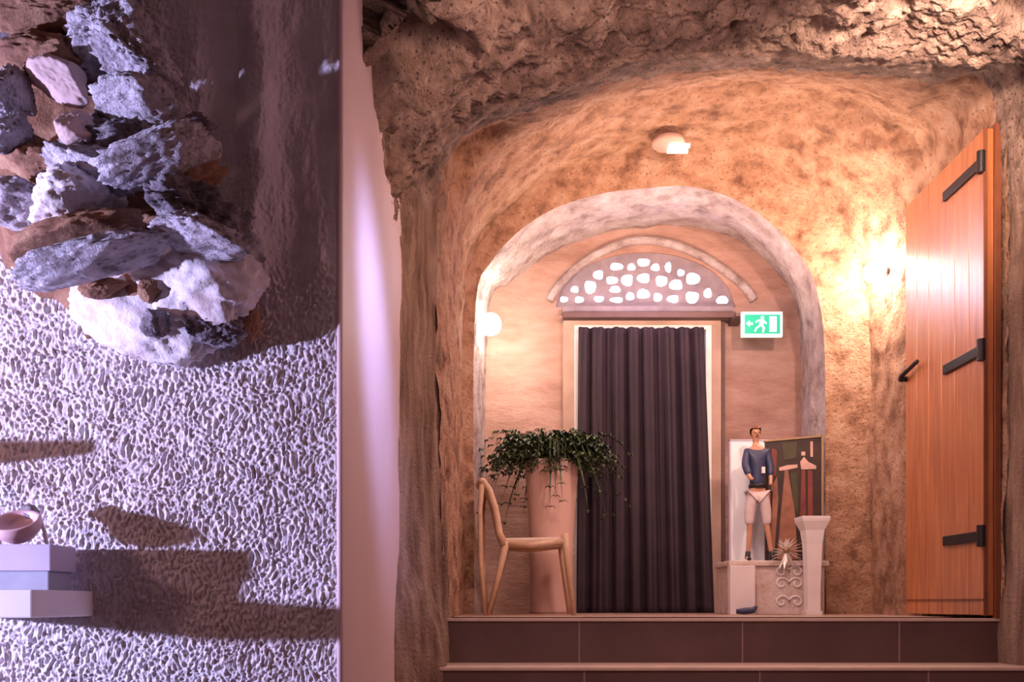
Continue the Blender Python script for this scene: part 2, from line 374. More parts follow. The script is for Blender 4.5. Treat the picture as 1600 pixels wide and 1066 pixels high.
# back wall with door and lunette openings
DB = 6.15
def q(x, y, D=DB): v = P(x, y, D); return (v.x, v.z)
def arc(cx, cy, rx, ry, n=24, a0=180, a1=0):
    return [(cx+rx*math.cos(math.radians(a0+(a1-a0)*k/n)), cy-ry*math.sin(math.radians(a0+(a1-a0)*k/n))) for k in range(n+1)]
lun = [(868, 480)]+arc(1008, 478, 138, 84, 28)[1:-1]+[(1150, 480)]
bm = bmesh.new()
prism(bm, [q(640, 1000), q(1400, 1000), q(1400, 280), q(640, 280)], DB, DB+.04, [[q(902, 962), q(902, 508), q(1112, 508), q(1118, 962)], [q(x, y) for x, y in lun]])
bm_obj('wall_back', bm, stone('back_wall_stone', [(.34, .19, .15), (.46, .28, .23), (.54, .36, .31)], 3, .6, 16, (1, 1, 2.6), dist=.02), kind='structure')
# joints of the wall's stone blocks: shallow raised courses
# arch hood above the lunette
bm = bmesh.new()
hood = [P(x, y, DB-.01) for x, y in [(858, 470), (878, 440), (915, 408), (960, 385), (1005, 375), (1060, 385), (1110, 408), (1160, 445), (1178, 470)]]
hp = [cr(hood, k/40) for k in range(41)]
tube(bm, hp, .028, 10)
bm_obj('trim_lunette_hood', bm, M['arch'], smooth=True, kind='structure')
# lattice
HOLES = [(435,155,90,50),(533,158,55,48),(612,128,86,54),(690,160,60,50),(775,160,42,72),(858,195,50,48),(937,235,95,80),(315,210,70,62),(405,245,80,52),(505,245,80,80),(612,232,88,66),(730,250,80,75),(825,275,92,70),(262,290,78,88),(160,305,55,45),(90,370,55,40),(190,372,62,45),(318,368,70,42),(425,305,76,46),(435,374,92,38),(525,350,58,55),(610,335,88,66),(706,357,58,60),(806,368,80,52),(932,358,90,82),(1035,330,55,66),(1130,375,82,55)]
rnd = random.Random(4); hl = []
for (u, v, ww, hh) in HOLES:
    cx, cy = 860+u/4.21, 380+v/4.21; k = rnd.randint(6, 9); a0 = rnd.random()*6; pl = []
    for i in range(18):
        a = 2*PI*i/18
        s = 1.0/max(abs(math.cos(a)), abs(math.sin(a)))**.35 * (1+.08*math.sin(3*a+a0))
        pl.append(q(cx+ww/4.21/2*.93*math.cos(a)*s, cy-hh/4.21/2*.93*math.sin(a)*s, DB+.02))
    hl.append(pl)
win = thing('lattice_window', P(1008, 480, DB+.02), 'fan-shaped pierced stone window glowing with daylight above the curtained doorway', 'window')
bm = bmesh.new(); prism(bm, [q(x, y, DB+.02) for x, y in [(862, 484)]+arc(1008, 480, 146, 92, 28)[1:-1]+[(1156, 484)]], DB+.015, DB+.06, hl)
bm_obj('lattice', bm, M['lattice'], win)
bm = bmesh.new(); prism(bm, [q(x, y, DB+.12) for x, y in [(850, 490)]+arc(1008, 484, 156, 100, 28)[1:-1]+[(1168, 490)]], DB+.10, DB+.11)
bm_obj('pane', bm, M['daylight'], win)

# ------------------------------------------------------------------ floor and stairs
bm = bmesh.new(); box(bm, (-.6, 4.02, -.1), (2.4, 6.3, 0)); bm_obj('floor', bm, M['floor'], kind='structure')
RI, GO = .185, .28
for k in range(7):
    yf = 4.0-GO*k; z1 = -RI*k
    bm = bmesh.new()
    box(bm, (-.34 if k else -.30, yf, z1-RI), (2.08, yf+GO+.03, z1-.012)); o = bm_obj('stair_step' , bm, M['tile'], kind='structure')
    bm = bmesh.new(); box(bm, (-.34 if k else -.30, yf-.012, z1-.013), (2.08, yf+GO+.02, z1), .003); bm_obj('tread', bm, M['nosing'], o)
    bm = bmesh.new()
    for jx in (905, 1160, 1405):
        X = (jx-800)/F*4; box(bm, (X-.003, yf-.0015, z1-RI), (X+.003, yf+.01, z1-.012))
    bm_obj('joint', bm, M['grout'], o)
bm = bmesh.new(); box(bm, (-3.5, -1.0, -1.40), (3.6, 2.35, -RI*7)); bm_obj('floor_lower', bm, M['tile'], kind='structure')

# ------------------------------------------------------------------ doorway, lintel, curtain
def pbox(bm, x0, x1, y0, y1, D0, D1, bev=0):
    a = P(x0, y1, D0); b = P(x1, y0, D0); box(bm, (a.x, D0, a.z), (b.x, D1, b.z), bev)
bm = bmesh.new(); DF = 6.09
pbox(bm, 880, 898, 497, 962, DF, DF+.08, .004); pbox(bm, 1112, 1127, 497, 962, DF, DF+.08, .004); pbox(bm, 880, 1127, 496, 509, DF-.002, DF+.08, .004)
bm_obj('trim_doorway', bm, M['frame'], kind='structure')
bm = bmesh.new()
pbox(bm, 897.5, 905, 509, 962, DF-.01, DF+.07, .003); pbox(bm, 1103, 1112, 509, 962, DF-.01, DF+.07, .003); pbox(bm, 897.5, 1112, 508, 515, DF-.012, DF+.07, .003)  # right-hand strip is white paint standing for a gap of daylight
bm_obj('trim_lining_and_daylight', bm, M['white'], kind='structure')
bm = bmesh.new(); pbox(bm, 1127.5, 1133, 495, 962, DF+.02, DF+.08); bm_obj('trim_door_edge', bm, M['lintel'], kind='structure')
bm = bmesh.new(); pbox(bm, 880, 1150, 487, 496, DF-.07, DF+.06, .004); o = bm_obj('trim_lintel', bm, M['lintel'], kind='structure')
bm = bmesh.new(); pbox(bm, 878, 1146, 478, 487, DF-.03, DF+.06, .006); bm_obj('trim_lintel_ledge', bm, M['lattice'], kind='structure')
bm = bmesh.new(); pbox(bm, 896, 1120, 500, 962, DB+.09, DB+.12); o = bm_obj('door_1', bm, M['white'], kind='structure')  # white panel put in for the bright light behind the curtain
# curtain
V = []; Fc = []; nu, nv = 260, 40; yc = 6.065
for j in range(nv+1):
    f = j/nv; py = 514+(958-514)*f
    xl = 904-3*f; xr = 1098+17*f
    for i in range(nu+1):
        u = i/nu; px = xl+(xr-xl)*u
        ph = u*2*PI*7.5
        y = yc-.030*math.sin(ph+.6*math.sin(ph*.31))*(.55+.45*f)-.010*math.sin(ph*2.3+1+f)-.006*noise.noise(Vector((u*8, f*3, 0)))
        v = P(px, py, 6.06); V.append((v.x, y-.03, v.z))
for j in range(nv):
    for i in range(nu): a = j*(nu+1)+i; Fc.append((a, a+1, a+nu+2, a+nu+1))
cu = mesh_obj('curtain', V, Fc, M['curtain']); tag(cu, 'dark plum curtain hanging in soft folds across the doorway', 'curtain')
sd = cu.modifiers.new('thick', 'SOLIDIFY'); sd.thickness = .004

# ------------------------------------------------------------------ exit sign
c = P(1191, 506, 5.9)
sg = thing('exit_sign', c, 'green and white running man exit sign to the right of the doorway', 'sign')
bm = bmesh.new(); pbox(bm, 1159, 1223, 487, 526, 5.9, 5.93, .004); bm_obj('housing', bm, M['signwhite'], sg)
bm = bmesh.new(); pbox(bm, 1163.5, 1219, 491.5, 521.5, 5.896, 5.905); bm_obj('green_face', bm, M['green'], sg)
def poly(bm, pts, D=5.893): prism(bm, [q(x, y, 5.9) for x, y in pts], D, D+.004)
bm = bmesh.new()
poly(bm, [(1202, 495), (1213, 495), (1213, 519), (1202, 519)])
bm_obj('door_symbol', bm, M['signwhite'], sg)
bm = bmesh.new()
poly(bm, [(1191+2.6*math.cos(a*PI/6), 496.8+2.6*math.sin(a*PI/6)) for a in range(12)])
poly(bm, [(1186, 500), (1193, 500), (1195, 503), (1191, 510), (1186, 508)])
poly(bm, [(1186, 501), (1181, 505), (1179.5, 503.5), (1185, 499.5)])
poly(bm, [(1193, 501), (1198, 505), (1197, 507), (1192, 504)])
poly(bm, [(1187, 508), (1190, 509), (1183, 513.5), (1180, 519), (1178, 518), (1181, 512)])
poly(bm, [(1188, 508.5), (1191.5, 508), (1195, 513), (1193, 520), (1190.5, 519.5), (1191.5, 513.5)])
bm_obj('running_man', bm, M['signwhite'], sg)
bm = bmesh.new()
poly(bm, [(1165.5, 506), (1171, 501), (1171, 504.5), (1176, 504.5), (1176, 508), (1171, 508), (1171, 511)])
bm_obj('arrow', bm, M['signwhite'], sg)
bm = bmesh.new(); pbox(bm, 1150, 1166, 489, 494, 5.93, 6.16); bm_obj('bracket', bm, M['lintel'], sg)

# ------------------------------------------------------------------ lamps
def globe(name, ctr, r, m, wallp, label):
    t = thing(name, ctr, label, 'lamp', None)
    bm = bmesh.new(); bmesh.ops.create_uvsphere(bm, u_segments=32, v_segments=20, radius=r); bmesh.ops.translate(bm, vec=ctr, verts=bm.verts)
    bm_obj('glass_globe', bm, m, t, True)
    bm = bmesh.new(); d = (Vector(wallp)-Vector(ctr)).normalized()
    tube(bm, [Vector(ctr)+d*r*.9, Vector(wallp)], [r*.35, r*.45], 16); bm_obj('wall_mount', bm, M['black'], t, True)
c = P(766, 507, 5.72); globe('wall_lamp', c, .066, M['globe'], (c.x-.10, c.y, c.z+.01), 'round glowing globe lamp on the left jamb of the inner arch')
c = P(1366, 425, 5.14); globe('wall_lamp', c, .055, M['globe2'], (c.x+.07, c.y, c.z), 'glaring bare globe lamp on the bright wall beside the wooden door')
# ceiling fitting
cf = thing('ceiling_light', P(1048, 240, 5.15), 'small pale round fitting with two short tubes on the vault above the arch', 'ceiling light')
bm = bmesh.new(); R0 = P(1044, 232, 5.15); R0.z += .018
lathe(bm, [(.001, .0), (.08, .0), (.09, .008), (.09, .03), (.001, .03)], (R0.x, R0.y, R0.z-.005), 36); bm_obj('base_plate', bm, M['frame'], cf, True)
for dy in (-.03, .03):
    bm = bmesh.new(); tube(bm, [(R0.x+.0, R0.y+dy, R0.z-.018), (R0.x+.11, R0.y+dy, R0.z-.018)], .012, 12)
    bm_obj('tube', bm, simple('lit_tube', (1, 1, 1), .4, emit=2, ecol=(1, .92, .88), var=0), cf, True)

# ------------------------------------------------------------------ wooden door leaf folded back on the right wall
XD = 1.962; Y0d, Y1d = 4.0, 4.80; ZT = 2.045
dr = thing('wooden_door', (XD+.02, Y0d, 0), 'open orange wooden door with black iron straps at the top of the steps', 'door')
bm = bmesh.new(); nb = 6
for i in range(nb):
    a = Y0d+.002+(Y1d-Y0d)*i/nb; b = Y0d+(Y1d-Y0d)*(i+1)/nb-.0015
    box(bm, (XD+.006, a, .012), (XD+.045, b, ZT-.002), .0025)
bm_obj('boards', bm, M['wood'], dr)
bm = bmesh.new(); box(bm, (XD, Y0d, .075), (XD+.006, Y1d-.02, .082)); box(bm, (XD+.003, Y0d-.0035, .01), (XD+.018, Y0d+.003, ZT))
bm_obj('edge_strip', bm, M['wood_dark'], dr)
for (py) in (255, 548, 838):
    z = Z0+(HZ-py)/F*4.02
    bm = bmesh.new()
    box(bm, (XD-.008, 4.03, z-.022), (XD+.006, 4.36, z+.022), .004)
    tube(bm, [(XD-.002, 4.01, z-.045), (XD-.002, 4.01, z+.045)], .018, 14)
    h = bm_obj('strap_hinge', bm, M['black'], dr)
    bm = bmesh.new()
    for yy in (4.08, 4.18, 4.30): lathe(bm, [(.001, -.004), (.007, -.004), (.007, .004), (.001, .004)], (XD-.008, yy, z), 10)
    bm_obj('stud', bm, M['black'], h)
z = Z0+(HZ-583)/F*4.75
bm = bmesh.new(); tube(bm, [(XD-.012, 4.80, z-.02), (XD-.028, 4.77, z-.012), (XD-.02, 4.60, z+.02)], [.016, .011, .010], 10); tube(bm, [(XD+.01, 4.79, z-.02), (XD-.03, 4.79, z-.02)], .014, 12)
bm_obj('handle', bm, M['black'], dr, True)
bm = bmesh.new(); box(bm, (XD+.046, 3.985, 0.0), (XD+.068, 4.02, 2.06)); bm_obj('trim_door_post', bm, M['wood_dark'], kind='structure')

# ------------------------------------------------------------------ chair
CD = 5.15
def C(x, y, D=CD): return P(x, y, D)
ch = thing('dining_chair', (C(820, 962).x, CD, 0), 'pale wooden chair with curved back standing side-on before the pink planter', 'chair')
near, far = CD-.20, CD+.20
def cz(y): return Z0+(HZ-y)/F*CD
def cx_(x): return (x-800)/F*CD
bm = bmesh.new()
sp = [(cx_(785), cz(852)), (cx_(800), cz(846)), (cx_(830), cz(848)), (cx_(862), cz(845)), (cx_(882), cz(842))]
sx0, sx1 = cx_(786), cx_(882)
V = []; n = 24
for j in range(13):
    y = near+(far-near)*j/12
    for i in range(n+1):
        u = i/n; x = sx0+(sx1-sx0)*u; dip = .014*math.sin(PI*u)*math.sin(PI*j/12)
        V.append((x, y, cz(845)-dip+.006*u))
Fc = [(j*(n+1)+i, j*(n+1)+i+1, (j+1)*(n+1)+i+1, (j+1)*(n+1)+i) for j in range(12) for i in range(n)]
o = mesh_obj('seat', V, Fc, M['seat'], ch); s_ = o.modifiers.new('thick', 'SOLIDIFY'); s_.thickness = .028; s_.offset = -1
for yy in (near, far):
    bm = bmesh.new(); tube(bm, [(cx_(784), yy, cz(852)), (cx_(830), yy, cz(856)), (cx_(884), yy, cz(849))], .017, 12); bm_obj('seat_rail', bm, M['chair_wood'], ch, True)
    bm = bmesh.new(); tube(bm, [(cx_(879), yy, cz(838)), (cx_(882), yy, cz(870)), (cx_(893), yy, .0)], [.020, .018, .012], 12); bm_obj('leg', bm, M['chair_wood'], ch, True)
    bm = bmesh.new(); tube(bm, [(cx_(792), yy, cz(850)), (cx_(780), yy, cz(900)), (cx_(764), yy, .0)], [.019, .016, .011], 12); bm_obj('leg', bm, M['chair_wood'], ch, True)
    bm = bmesh.new(); tube(bm, [(cx_(790), yy, cz(856)), (cx_(781), yy, cz(838)), (cx_(775), yy, cz(800)), (cx_(766), yy, cz(772)), (cx_(756), yy-.0, cz(758))], [.019, .018, .017, .016, .014], 12); bm_obj('back_post', bm, M['chair_wood'], ch, True)
for yy in (near, far):
    bm = bmesh.new(); tube(bm, [(cx_(755), yy, cz(764)), (cx_(752), yy, cz(800)), (cx_(753), yy, cz(880)), (cx_(760), yy, 0)], [.014, .013, .013, .010], 12); bm_obj('rear_post', bm, M['chair_wood'], ch, True)
bm = bmesh.new(); pts = []
for k in range(17):
    a = -PI/2+PI*k/16
    pts.append((cx_(757)-.03*math.cos(a), CD+(far-near)/2*math.sin(a), cz(759)))
tube(bm, pts, .017, 12); bm_obj('top_rail', bm, M['chair_wood'], ch, True)
V = []; n = 14
for j in range(13):
    y = near+(far-near)*(.04+.92*j/12)
    for i in range(n+1):
        u = i/n; pc = cr([Vector((cx_(x), 0, cz(yy2))) for x, yy2 in [(782, 835), (776, 805), (767, 776), (757, 760)]], u)
        V.append((pc.x-.028*math.sin(PI*j/12), y, pc.z))
Fc = [(j*(n+1)+i, j*(n+1)+i+1, (j+1)*(n+1)+i+1, (j+1)*(n+1)+i) for j in range(12) for i in range(n)]
o = mesh_obj('backrest', V, Fc, M['seat'], ch); s_ = o.modifiers.new('thick', 'SOLIDIFY'); s_.thickness = .012

# ------------------------------------------------------------------ planter with fern
PD = 5.68; pc = P(862, 962, PD); pc.z = 0
pl = thing('potted_fern', pc, 'dark green leafy plant spreading from a tall pink planter left of the curtain', 'potted plant')
bm = bmesh.new(); H = (942-722)/F*PD+Z0
prof = [(.001, 0), (.128, 0), (.130, .02), (.128, H*.38), (.133, H*.40), (.128, H*.42), (.133, H*.45), (.129, H*.47), (.134, H*.56), (.156, H*.97), (.160, H), (.146, H), (.140, H-.03), (.001, H-.03)]
lathe(bm, prof, pc, 56); bm_obj('planter', bm, M['pot'], pl, True)
bm = bmesh.new(); rnd = random.Random(11)
def leaf(bm, pts, wd):
    pts = [Vector(p) for p in pts]; L = len(pts); prev = None
    for i, p in enumerate(pts):
        t = (pts[min(i+1, L-1)]-pts[max(i-1, 0)]).normalized(); s = t.cross(Vector((rnd.uniform(-.05, .05), rnd.uniform(-.05, .05), 1)))
        if s.length < .01: s = Vector((1, 0, 0))
        s.normalize(); ww = wd*math.sin(PI*(.08+.90*i/(L-1)))
        a = bm.verts.new(p-s*ww); m_ = bm.verts.new(p-Vector((0, 0, ww*.35))); b = bm.verts.new(p+s*ww)
        if prev: bm.faces.new((prev[0], a, m_, prev[1])); bm.faces.new((prev[1], m_, b, prev[2]))
        prev = (a, m_, b)
for k in range(330):
    a = rnd.uniform(0, 2*PI); L = rnd.uniform(.14, .36); rise = rnd.uniform(.02, .17); sag = rnd.uniform(.00, .10)
    if rnd.random() < .10: sag = rnd.uniform(.22, .36); L = rnd.uniform(.22, .30)
    dx, dy = math.cos(a), math.sin(a)*.62; r0 = .185 if sag > .2 else rnd.uniform(0, .13); st = Vector((pc.x+dx*r0, pc.y+dy*r0, H-.03)); pp = []
    for i in range(7):
        t = i/6; pp.append(st+Vector((dx*L*t, dy*L*t, .03+rise*math.sin(PI*min(t*.9, 1))*1.1-sag*t*t)))
    leaf(bm, pp, rnd.uniform(.005, .010))
    for i in range(1, 7):
        for sgn in (-1, 1):
            b0 = pp[i]; aa = a+sgn*rnd.uniform(.6, 1.1); l2 = rnd.uniform(.035, .07)*(1.1-.5*i/6)
            leaf(bm, [b0, b0+Vector((math.cos(aa)*l2*.5, math.sin(aa)*l2*.4, .010)), b0+Vector((math.cos(aa)*l2, math.sin(aa)*l2*.7, -.010))], rnd.uniform(.009, .016))
bm_obj('foliage', bm, M['leaf'], pl)

# ------------------------------------------------------------------ right-hand display: chest, board, painting, statue, flower, pedestal
TZ = Z0+(942-876)/F*5.25
x0 = P(1139, 0, 5.25).x; x1 = P(1262, 0, 5.25).x
tb = thing('display_plinth', ((x0+x1)/2, 5.45, 0), 'low pale carved plinth carrying the statue and the dark painting', 'plinth')
bm = bmesh.new(); box(bm, (x0+.01, 5.27, 0), (x1+.10, 5.62, TZ-.03), .006); bm_obj('body', bm, M['ornate'], tb)
bm = bmesh.new(); box(bm, (x0, 5.25, TZ-.03), (x1+.12, 5.64, TZ), .006); bm_obj('top', bm, M['ornate'], tb)
bm = bmesh.new()
for ccx, s in ((1222, 1), (1245, -1)):
    for zc in (.07, .17, .235):
        c0 = P(ccx, 0, 5.26); pts = []
        for k in range(22):
            a = k/21*3.6*PI/1.6; r = .042*(1-k/26); pts.append((c0.x+s*r*math.cos(a), 5.266, zc+r*math.sin(a)*.9))
        tube(bm, pts, .006, 6)
bm_obj('carved_scroll', bm, M['white'], tb, True)
bm = bmesh.new(); xw = P(1141, 0, 5.17).x; xw2 = P(1180, 0, 5.17).x
box(bm, (xw, 5.17, 0.0), (xw2, 5.235, Z0+(942-884)/F*5.17), .003); o = bm_obj('white_box', bm, M['white']); tag(o, 'plain white box standing against the left front of the carved plinth', 'box')
bm = bmesh.new(); tube(bm, [(xw+.02, 5.12, .018), (xw+.06, 5.11, .020), (xw+.11, 5.12, .024), (xw+.13, 5.125, .045)], [.012, .018, .018, .008], 12)
o = bm_obj('pebble', bm, M['navy'], None, True); tag(o, 'small dark pebble-like lump on the floor before the white box', 'pebble')
# white board
xa = P(1141, 0, 5.58).x; xb = P(1205, 0, 5.58).x; zt = Z0+(942-689)/F*5.58
bd = thing('display_board', ((xa+xb)/2, 5.58, TZ), 'bluish white upright board behind the statue on the plinth', 'board')
bm = bmesh.new(); box(bm, (xa, 5.58, TZ+.001), (xb, 5.60, zt), .003); bm_obj('panel', bm, M['board'], bd)
bm = bmesh.new(); box(bm, (xa-.006, 5.576, TZ+.001), (xa+.004, 5.604, zt+.005)); box(bm, (xa-.006, 5.576, zt), (xb, 5.604, zt+.008)); bm_obj('edge_frame', bm, M['lilac'], bd)
# painting
D1 = 5.42; xa = P(1196, 0, D1).x; xb = P(1284, 0, D1).x; zb = TZ+.002; zt1 = Z0+(942-691)/F*D1; zt2 = Z0+(942-683)/F*D1
pt = thing('painting', ((xa+xb)/2, D1, TZ), 'dark painting with red and tan figures leaning behind the white pedestal', 'painting')
bm = bmesh.new(); prism(bm, [(xa, zb), (xb, zb), (xb, zt2), (xa, zt1)], D1, D1+.02); bm_obj('canvas', bm, M['canvas'], pt)
bm = bmesh.new(); prism(bm, [(xa-.004, zt1), (xb, zt2), (xb, zt2+.010), (xa-.004, zt1+.010)], D1-.008, D1+.024); prism(bm, [(xb-.004, zb), (xb+.008, zb), (xb+.008, zt2+.01), (xb-.004, zt2+.01)], D1-.008, D1+.024)
bm_obj('frame', bm, M['gilt'], pt)
def fig(name, m, polys):
    bm = bmesh.new()
    for pg in polys: prism(bm, [q(x, y, D1) for x, y in pg], D1-.0025, D1+.001)
    bm_obj(name, bm, m, pt)
fig('painted_robe', M['paint_tan'], [[(1226, 735), (1231, 735), (1242, 800), (1246, 874), (1214, 874), (1220, 800)], [(1205, 760), (1214, 745), (1216, 780), (1210, 860), (1204, 860)]])
fig('painted_table', M['paint_pale'], [[(1217, 731), (1230, 727), (1246, 726), (1246, 731), (1232, 734), (1218, 736)], [(1250, 722), (1256, 714), (1263, 722), (1275, 728), (1275, 733), (1252, 734)], [(1252, 706), (1258, 706), (1258, 712), (1252, 712)], [(1266, 690), (1270, 690), (1270, 714), (1266, 714)]])
fig('painted_red_figure', M['paint_red'], [[(1252, 735), (1258, 735), (1259, 806), (1250, 806)], [(1262, 735), (1269, 735), (1270, 806), (1262, 806)], [(1206, 700), (1214, 704), (1212, 744), (1205, 744)], [(1207, 768), (1203, 860), (1198, 860), (1200, 768)]])
fig('painted_olive_drape', M['paint_olive'], [[(1235, 740), (1246, 738), (1247, 806), (1240, 790)], [(1222, 692), (1245, 690), (1243, 716), (1224, 720)]])
# statue: one continuous skinned body, clothing as children
DS = 5.36; fx = lambda x: (x-800)/F*DS; fz = lambda y: Z0+(HZ-y)/F*DS
st = thing('statue', (fx(1182), DS, TZ), 'small painted statue of a man in a navy jacket before the white board', 'statue')
def skin(name, verts, edges, radii, m, parent, sub=2):
    me = bpy.data.meshes.new(name); me.from_pydata([tuple(Vector(v)-parent.location) for v in verts], edges, [])
    o = bpy.data.objects.new(name, me); COL.objects.link(o); o.parent = parent; me.materials.append(m)
    sk = o.modifiers.new('skin', 'SKIN'); sk.use_smooth_shade = True
    for i, r in enumerate(radii): me.skin_vertices[0].data[i].radius = r if isinstance(r, tuple) else (r, r)
    me.skin_vertices[0].data[0].use_root = True
    sb = o.modifiers.new('sub', 'SUBSURF'); sb.levels = sub; sb.render_levels = sub
    return o
a = lambda x, y, dy=0: (fx(x), DS+dy, fz(y))
bv = [a(1183, 768), a(1183, 745), a(1183, 722), a(1182, 703), a(1181, 694), a(1181, 686), a(1181, 676), a(1181, 668),
      a(1168, 706), a(1163, 730, -.02), a(1168, 750, -.06), a(1172, 752, -.075),
      a(1197, 706), a(1203, 730, -.01), a(1202, 752, -.03), a(1201, 760, -.035),
      a(1175, 775), a(1172, 815), a(1170, 850), a(1168, 871), a(1164, 874, -.04),
      a(1192, 775), a(1197, 815, .0), a(1203, 850), a(1206, 871), a(1207, 874, -.04)]
be = [(0, 1), (1, 2), (2, 3), (3, 4), (4, 5), (5, 6), (6, 7), (3, 8), (8, 9), (9, 10), (10, 11), (3, 12), (12, 13), (13, 14), (14, 15), (0, 16), (16, 17), (17, 18), (18, 19), (19, 20), (0, 21), (21, 22), (22, 23), (23, 24), (24, 25)]
brd = [.040, .036, .042, .030, .014, .020, .030, .018, .020, .016, .012, .011, .020, .016, .012, .011, .026, .018, .014, .010, .009, .026, .018, .014, .010, .009]
skin('body', bv, be, brd, M['skin'], st)
jv = [a(1183, 766), a(1183, 745), a(1183, 722), a(1182, 705), a(1168, 706), a(1163, 728, -.02), a(1167, 745, -.05), a(1197, 706), a(1203, 728, -.01), a(1202, 746, -.025)]
skin('jacket', jv, [(0, 1), (1, 2), (2, 3), (3, 4), (4, 5), (5, 6), (3, 7), (7, 8), (8, 9)], [.047, .044, .050, .038, .027, .023, .020, .027, .023, .020], M['navy'], st)
pv = [a(1183, 768), a(1175, 776), a(1171, 800), a(1171, 822), a(1192, 776), a(1197, 800), a(1198, 822)]
skin('breeches', pv, [(0, 1), (1, 2), (2, 3), (0, 4), (4, 5), (5, 6)], [.046, .036, .032, .026, .036, .032, .026], M['breeches'], st)
bm = bmesh.new(); lathe(bm, [(.001, -.012), (.045, -.012), (.047, .0), (.045, .012), (.001, .012)], Vector(a(1183, 760)), 24); bm_obj('belt', bm, M['black'], st, True)
bm = bmesh.new(); box(bm, (fx(1186), DS-.065, fz(742)), (fx(1191), DS-.045, fz(732)), .002); bm_obj('shirt_front', bm, M['white'], st)
for xx in (1169, 1206):
    bm = bmesh.new(); tube(bm, [a(xx, 862), a(xx-1, 872), a(xx-1, 874, -.04)], [.015, .015, .011], 10); bm_obj('shoe', bm, M['black'], st, True)
bm = bmesh.new(); bmesh.ops.create_icosphere(bm, subdivisions=3, radius=.036)
hd = Vector(a(1181, 675))
bmesh.ops.delete(bm, geom=[v for v in bm.verts if v.co.z < .010-.022*(v.co.y > .0)-.02*(v.co.y > .012)], context='VERTS')
for v in bm.verts: v.co = hd+Vector((v.co.x*.92, v.co.y+.002, v.co.z*.98))
bm_obj('hair', bm, M['wood_dark'], st, True)
for s in (-1, 1):
    bm = bmesh.new(); bmesh.ops.create_uvsphere(bm, u_segments=10, v_segments=8, radius=.0035); bmesh.ops.translate(bm, vec=Vector(a(1181, 677))+Vector((s*.011, -.029, 0)), verts=bm.verts); bm_obj('eye', bm, M['black'], st, True)
bm = bmesh.new(); tube(bm, [Vector(a(1181, 678))+Vector((0, -.028, .004)), Vector(a(1181, 680))+Vector((0, -.036, .0))], [.003, .005], 8); bm_obj('nose', bm, M['skin'], st, True)
bm = bmesh.new(); box(bm, Vector(a(1181, 683))+Vector((-.009, -.031, -.0015)), Vector(a(1181, 683))+Vector((.009, -.026, .0015))); bm_obj('mouth', bm, M['paint_red'], st)
# spiky flower
fc = P(1228, 860, 5.22)
fl = thing('star_flower', (fc.x, fc.y, TZ), 'spiky silvery star-shaped flower in front of the dark painting', 'flower')
bm = bmesh.new(); rnd = random.Random(8)
for k in range(26):
    a_ = 2*PI*k/26+rnd.uniform(-.1, .1); L = rnd.uniform(.07, .125); dy = rnd.uniform(-.05, .03)
    leaf(bm, [fc, fc+Vector((math.cos(a_)*L*.5, dy*.5, math.sin(a_)*L*.5)), fc+Vector((math.cos(a_)*L, dy, math.sin(a_)*L*.9))], .012)
bm_obj('petals', bm, M['silver'], fl)
bm = bmesh.new(); bmesh.ops.create_uvsphere(bm, u_segments=16, v_segments=10, radius=.018); bmesh.ops.translate(bm, vec=fc, verts=bm.verts); bm_obj('centre', bm, M['gilt'], fl, True)
bm = bmesh.new(); tube(bm, [fc, (fc.x, fc.y+.01, fc.z-.02), (fc.x, fc.y+.035, TZ+.006)], .005, 8); bm_obj('stem', bm, M['leaf'], fl, True)
# flared pedestal
pd = P(1269, 962, 5.12)
bm = bmesh.new(); Hh = Z0+(942-808)/F*5.12
def sq(z, w): return [(-w, -w, z), (w, -w, z), (w, w, z), (-w, w, z)]
prof = [(0, .042), (.02, .042), (.021, .034), (Hh*.3, .034), (Hh*.72, .041), (Hh*.86, .050), (Hh*.95, .070), (Hh-.012, .073), (Hh, .073)]
V = []; Fc = []
for z, w_ in prof: V += [(pd.x+x, pd.y+y, zz) for x, y, zz in sq(z, w_)]
for i in range(len(prof)-1):
    for k in range(4): Fc.append((4*i+k, 4*i+(k+1) % 4, 4*i+4+(k+1) % 4, 4*i+4+k))
Fc += [(3, 2, 1, 0), tuple(4*(len(prof)-1)+k for k in range(4))]
o = mesh_obj('flared_pedestal', V, Fc, M['white'], smooth=False); tag(o, 'slender white flared pedestal standing at the foot of the right arch jamb', 'pedestal')

# ------------------------------------------------------------------ shelf and things on it
XS = -1.065; DS0 = 2.13; zs1 = Z0+(942-923)/F*2.3; zs0 = Z0+(942-966)/F*2.13
bm = bmesh.new(); box(bm, (-1.36, DS0, zs0), (XS, DW+.01, zs1), .004); o = bm_obj('wall_shelf', bm, M['white'])
tag(o, 'thick white shelf fixed to the rough plaster wall under the lilac box', 'shelf')
DX = 2.24; xr = (79-800)/F*DX; zb1 = zs1+(918-846)/F*DX
lb = thing('lilac_box', (xr-.09, DX+.08, zs1), 'plain lilac block sitting on the white wall shelf', 'box')
bm = bmesh.new(); box(bm, (-1.34, DX, zs1+.045), (xr, DX+.13, zb1), .003); bm_obj('upper_block', bm, M['lilac'], lb)
bm = bmesh.new(); box(bm, (-1.34, DX+.008, zs1), (xr-.008, DX+.125, zs1+.045), .003); bm_obj('base', bm, simple('greyblue', (.34, .36, .44), .4), lb)
cc = P(28, 842, DX+.06); cc.z = zb1
bm = bmesh.new(); lathe(bm, [(.001, .0), (.030, .0), (.036, .004), (.056, .026), (.058, .046), (.052, .050), (.046, .046), (.044, .030), (.001, .018)], cc, 40)
bmesh.ops.rotate(bm, cent=cc+Vector((0, 0, .006)), matrix=Matrix.Rotation(math.radians(32), 3, 'X'), verts=bm.verts); bmesh.ops.translate(bm, vec=(0, .01, .018), verts=bm.verts)
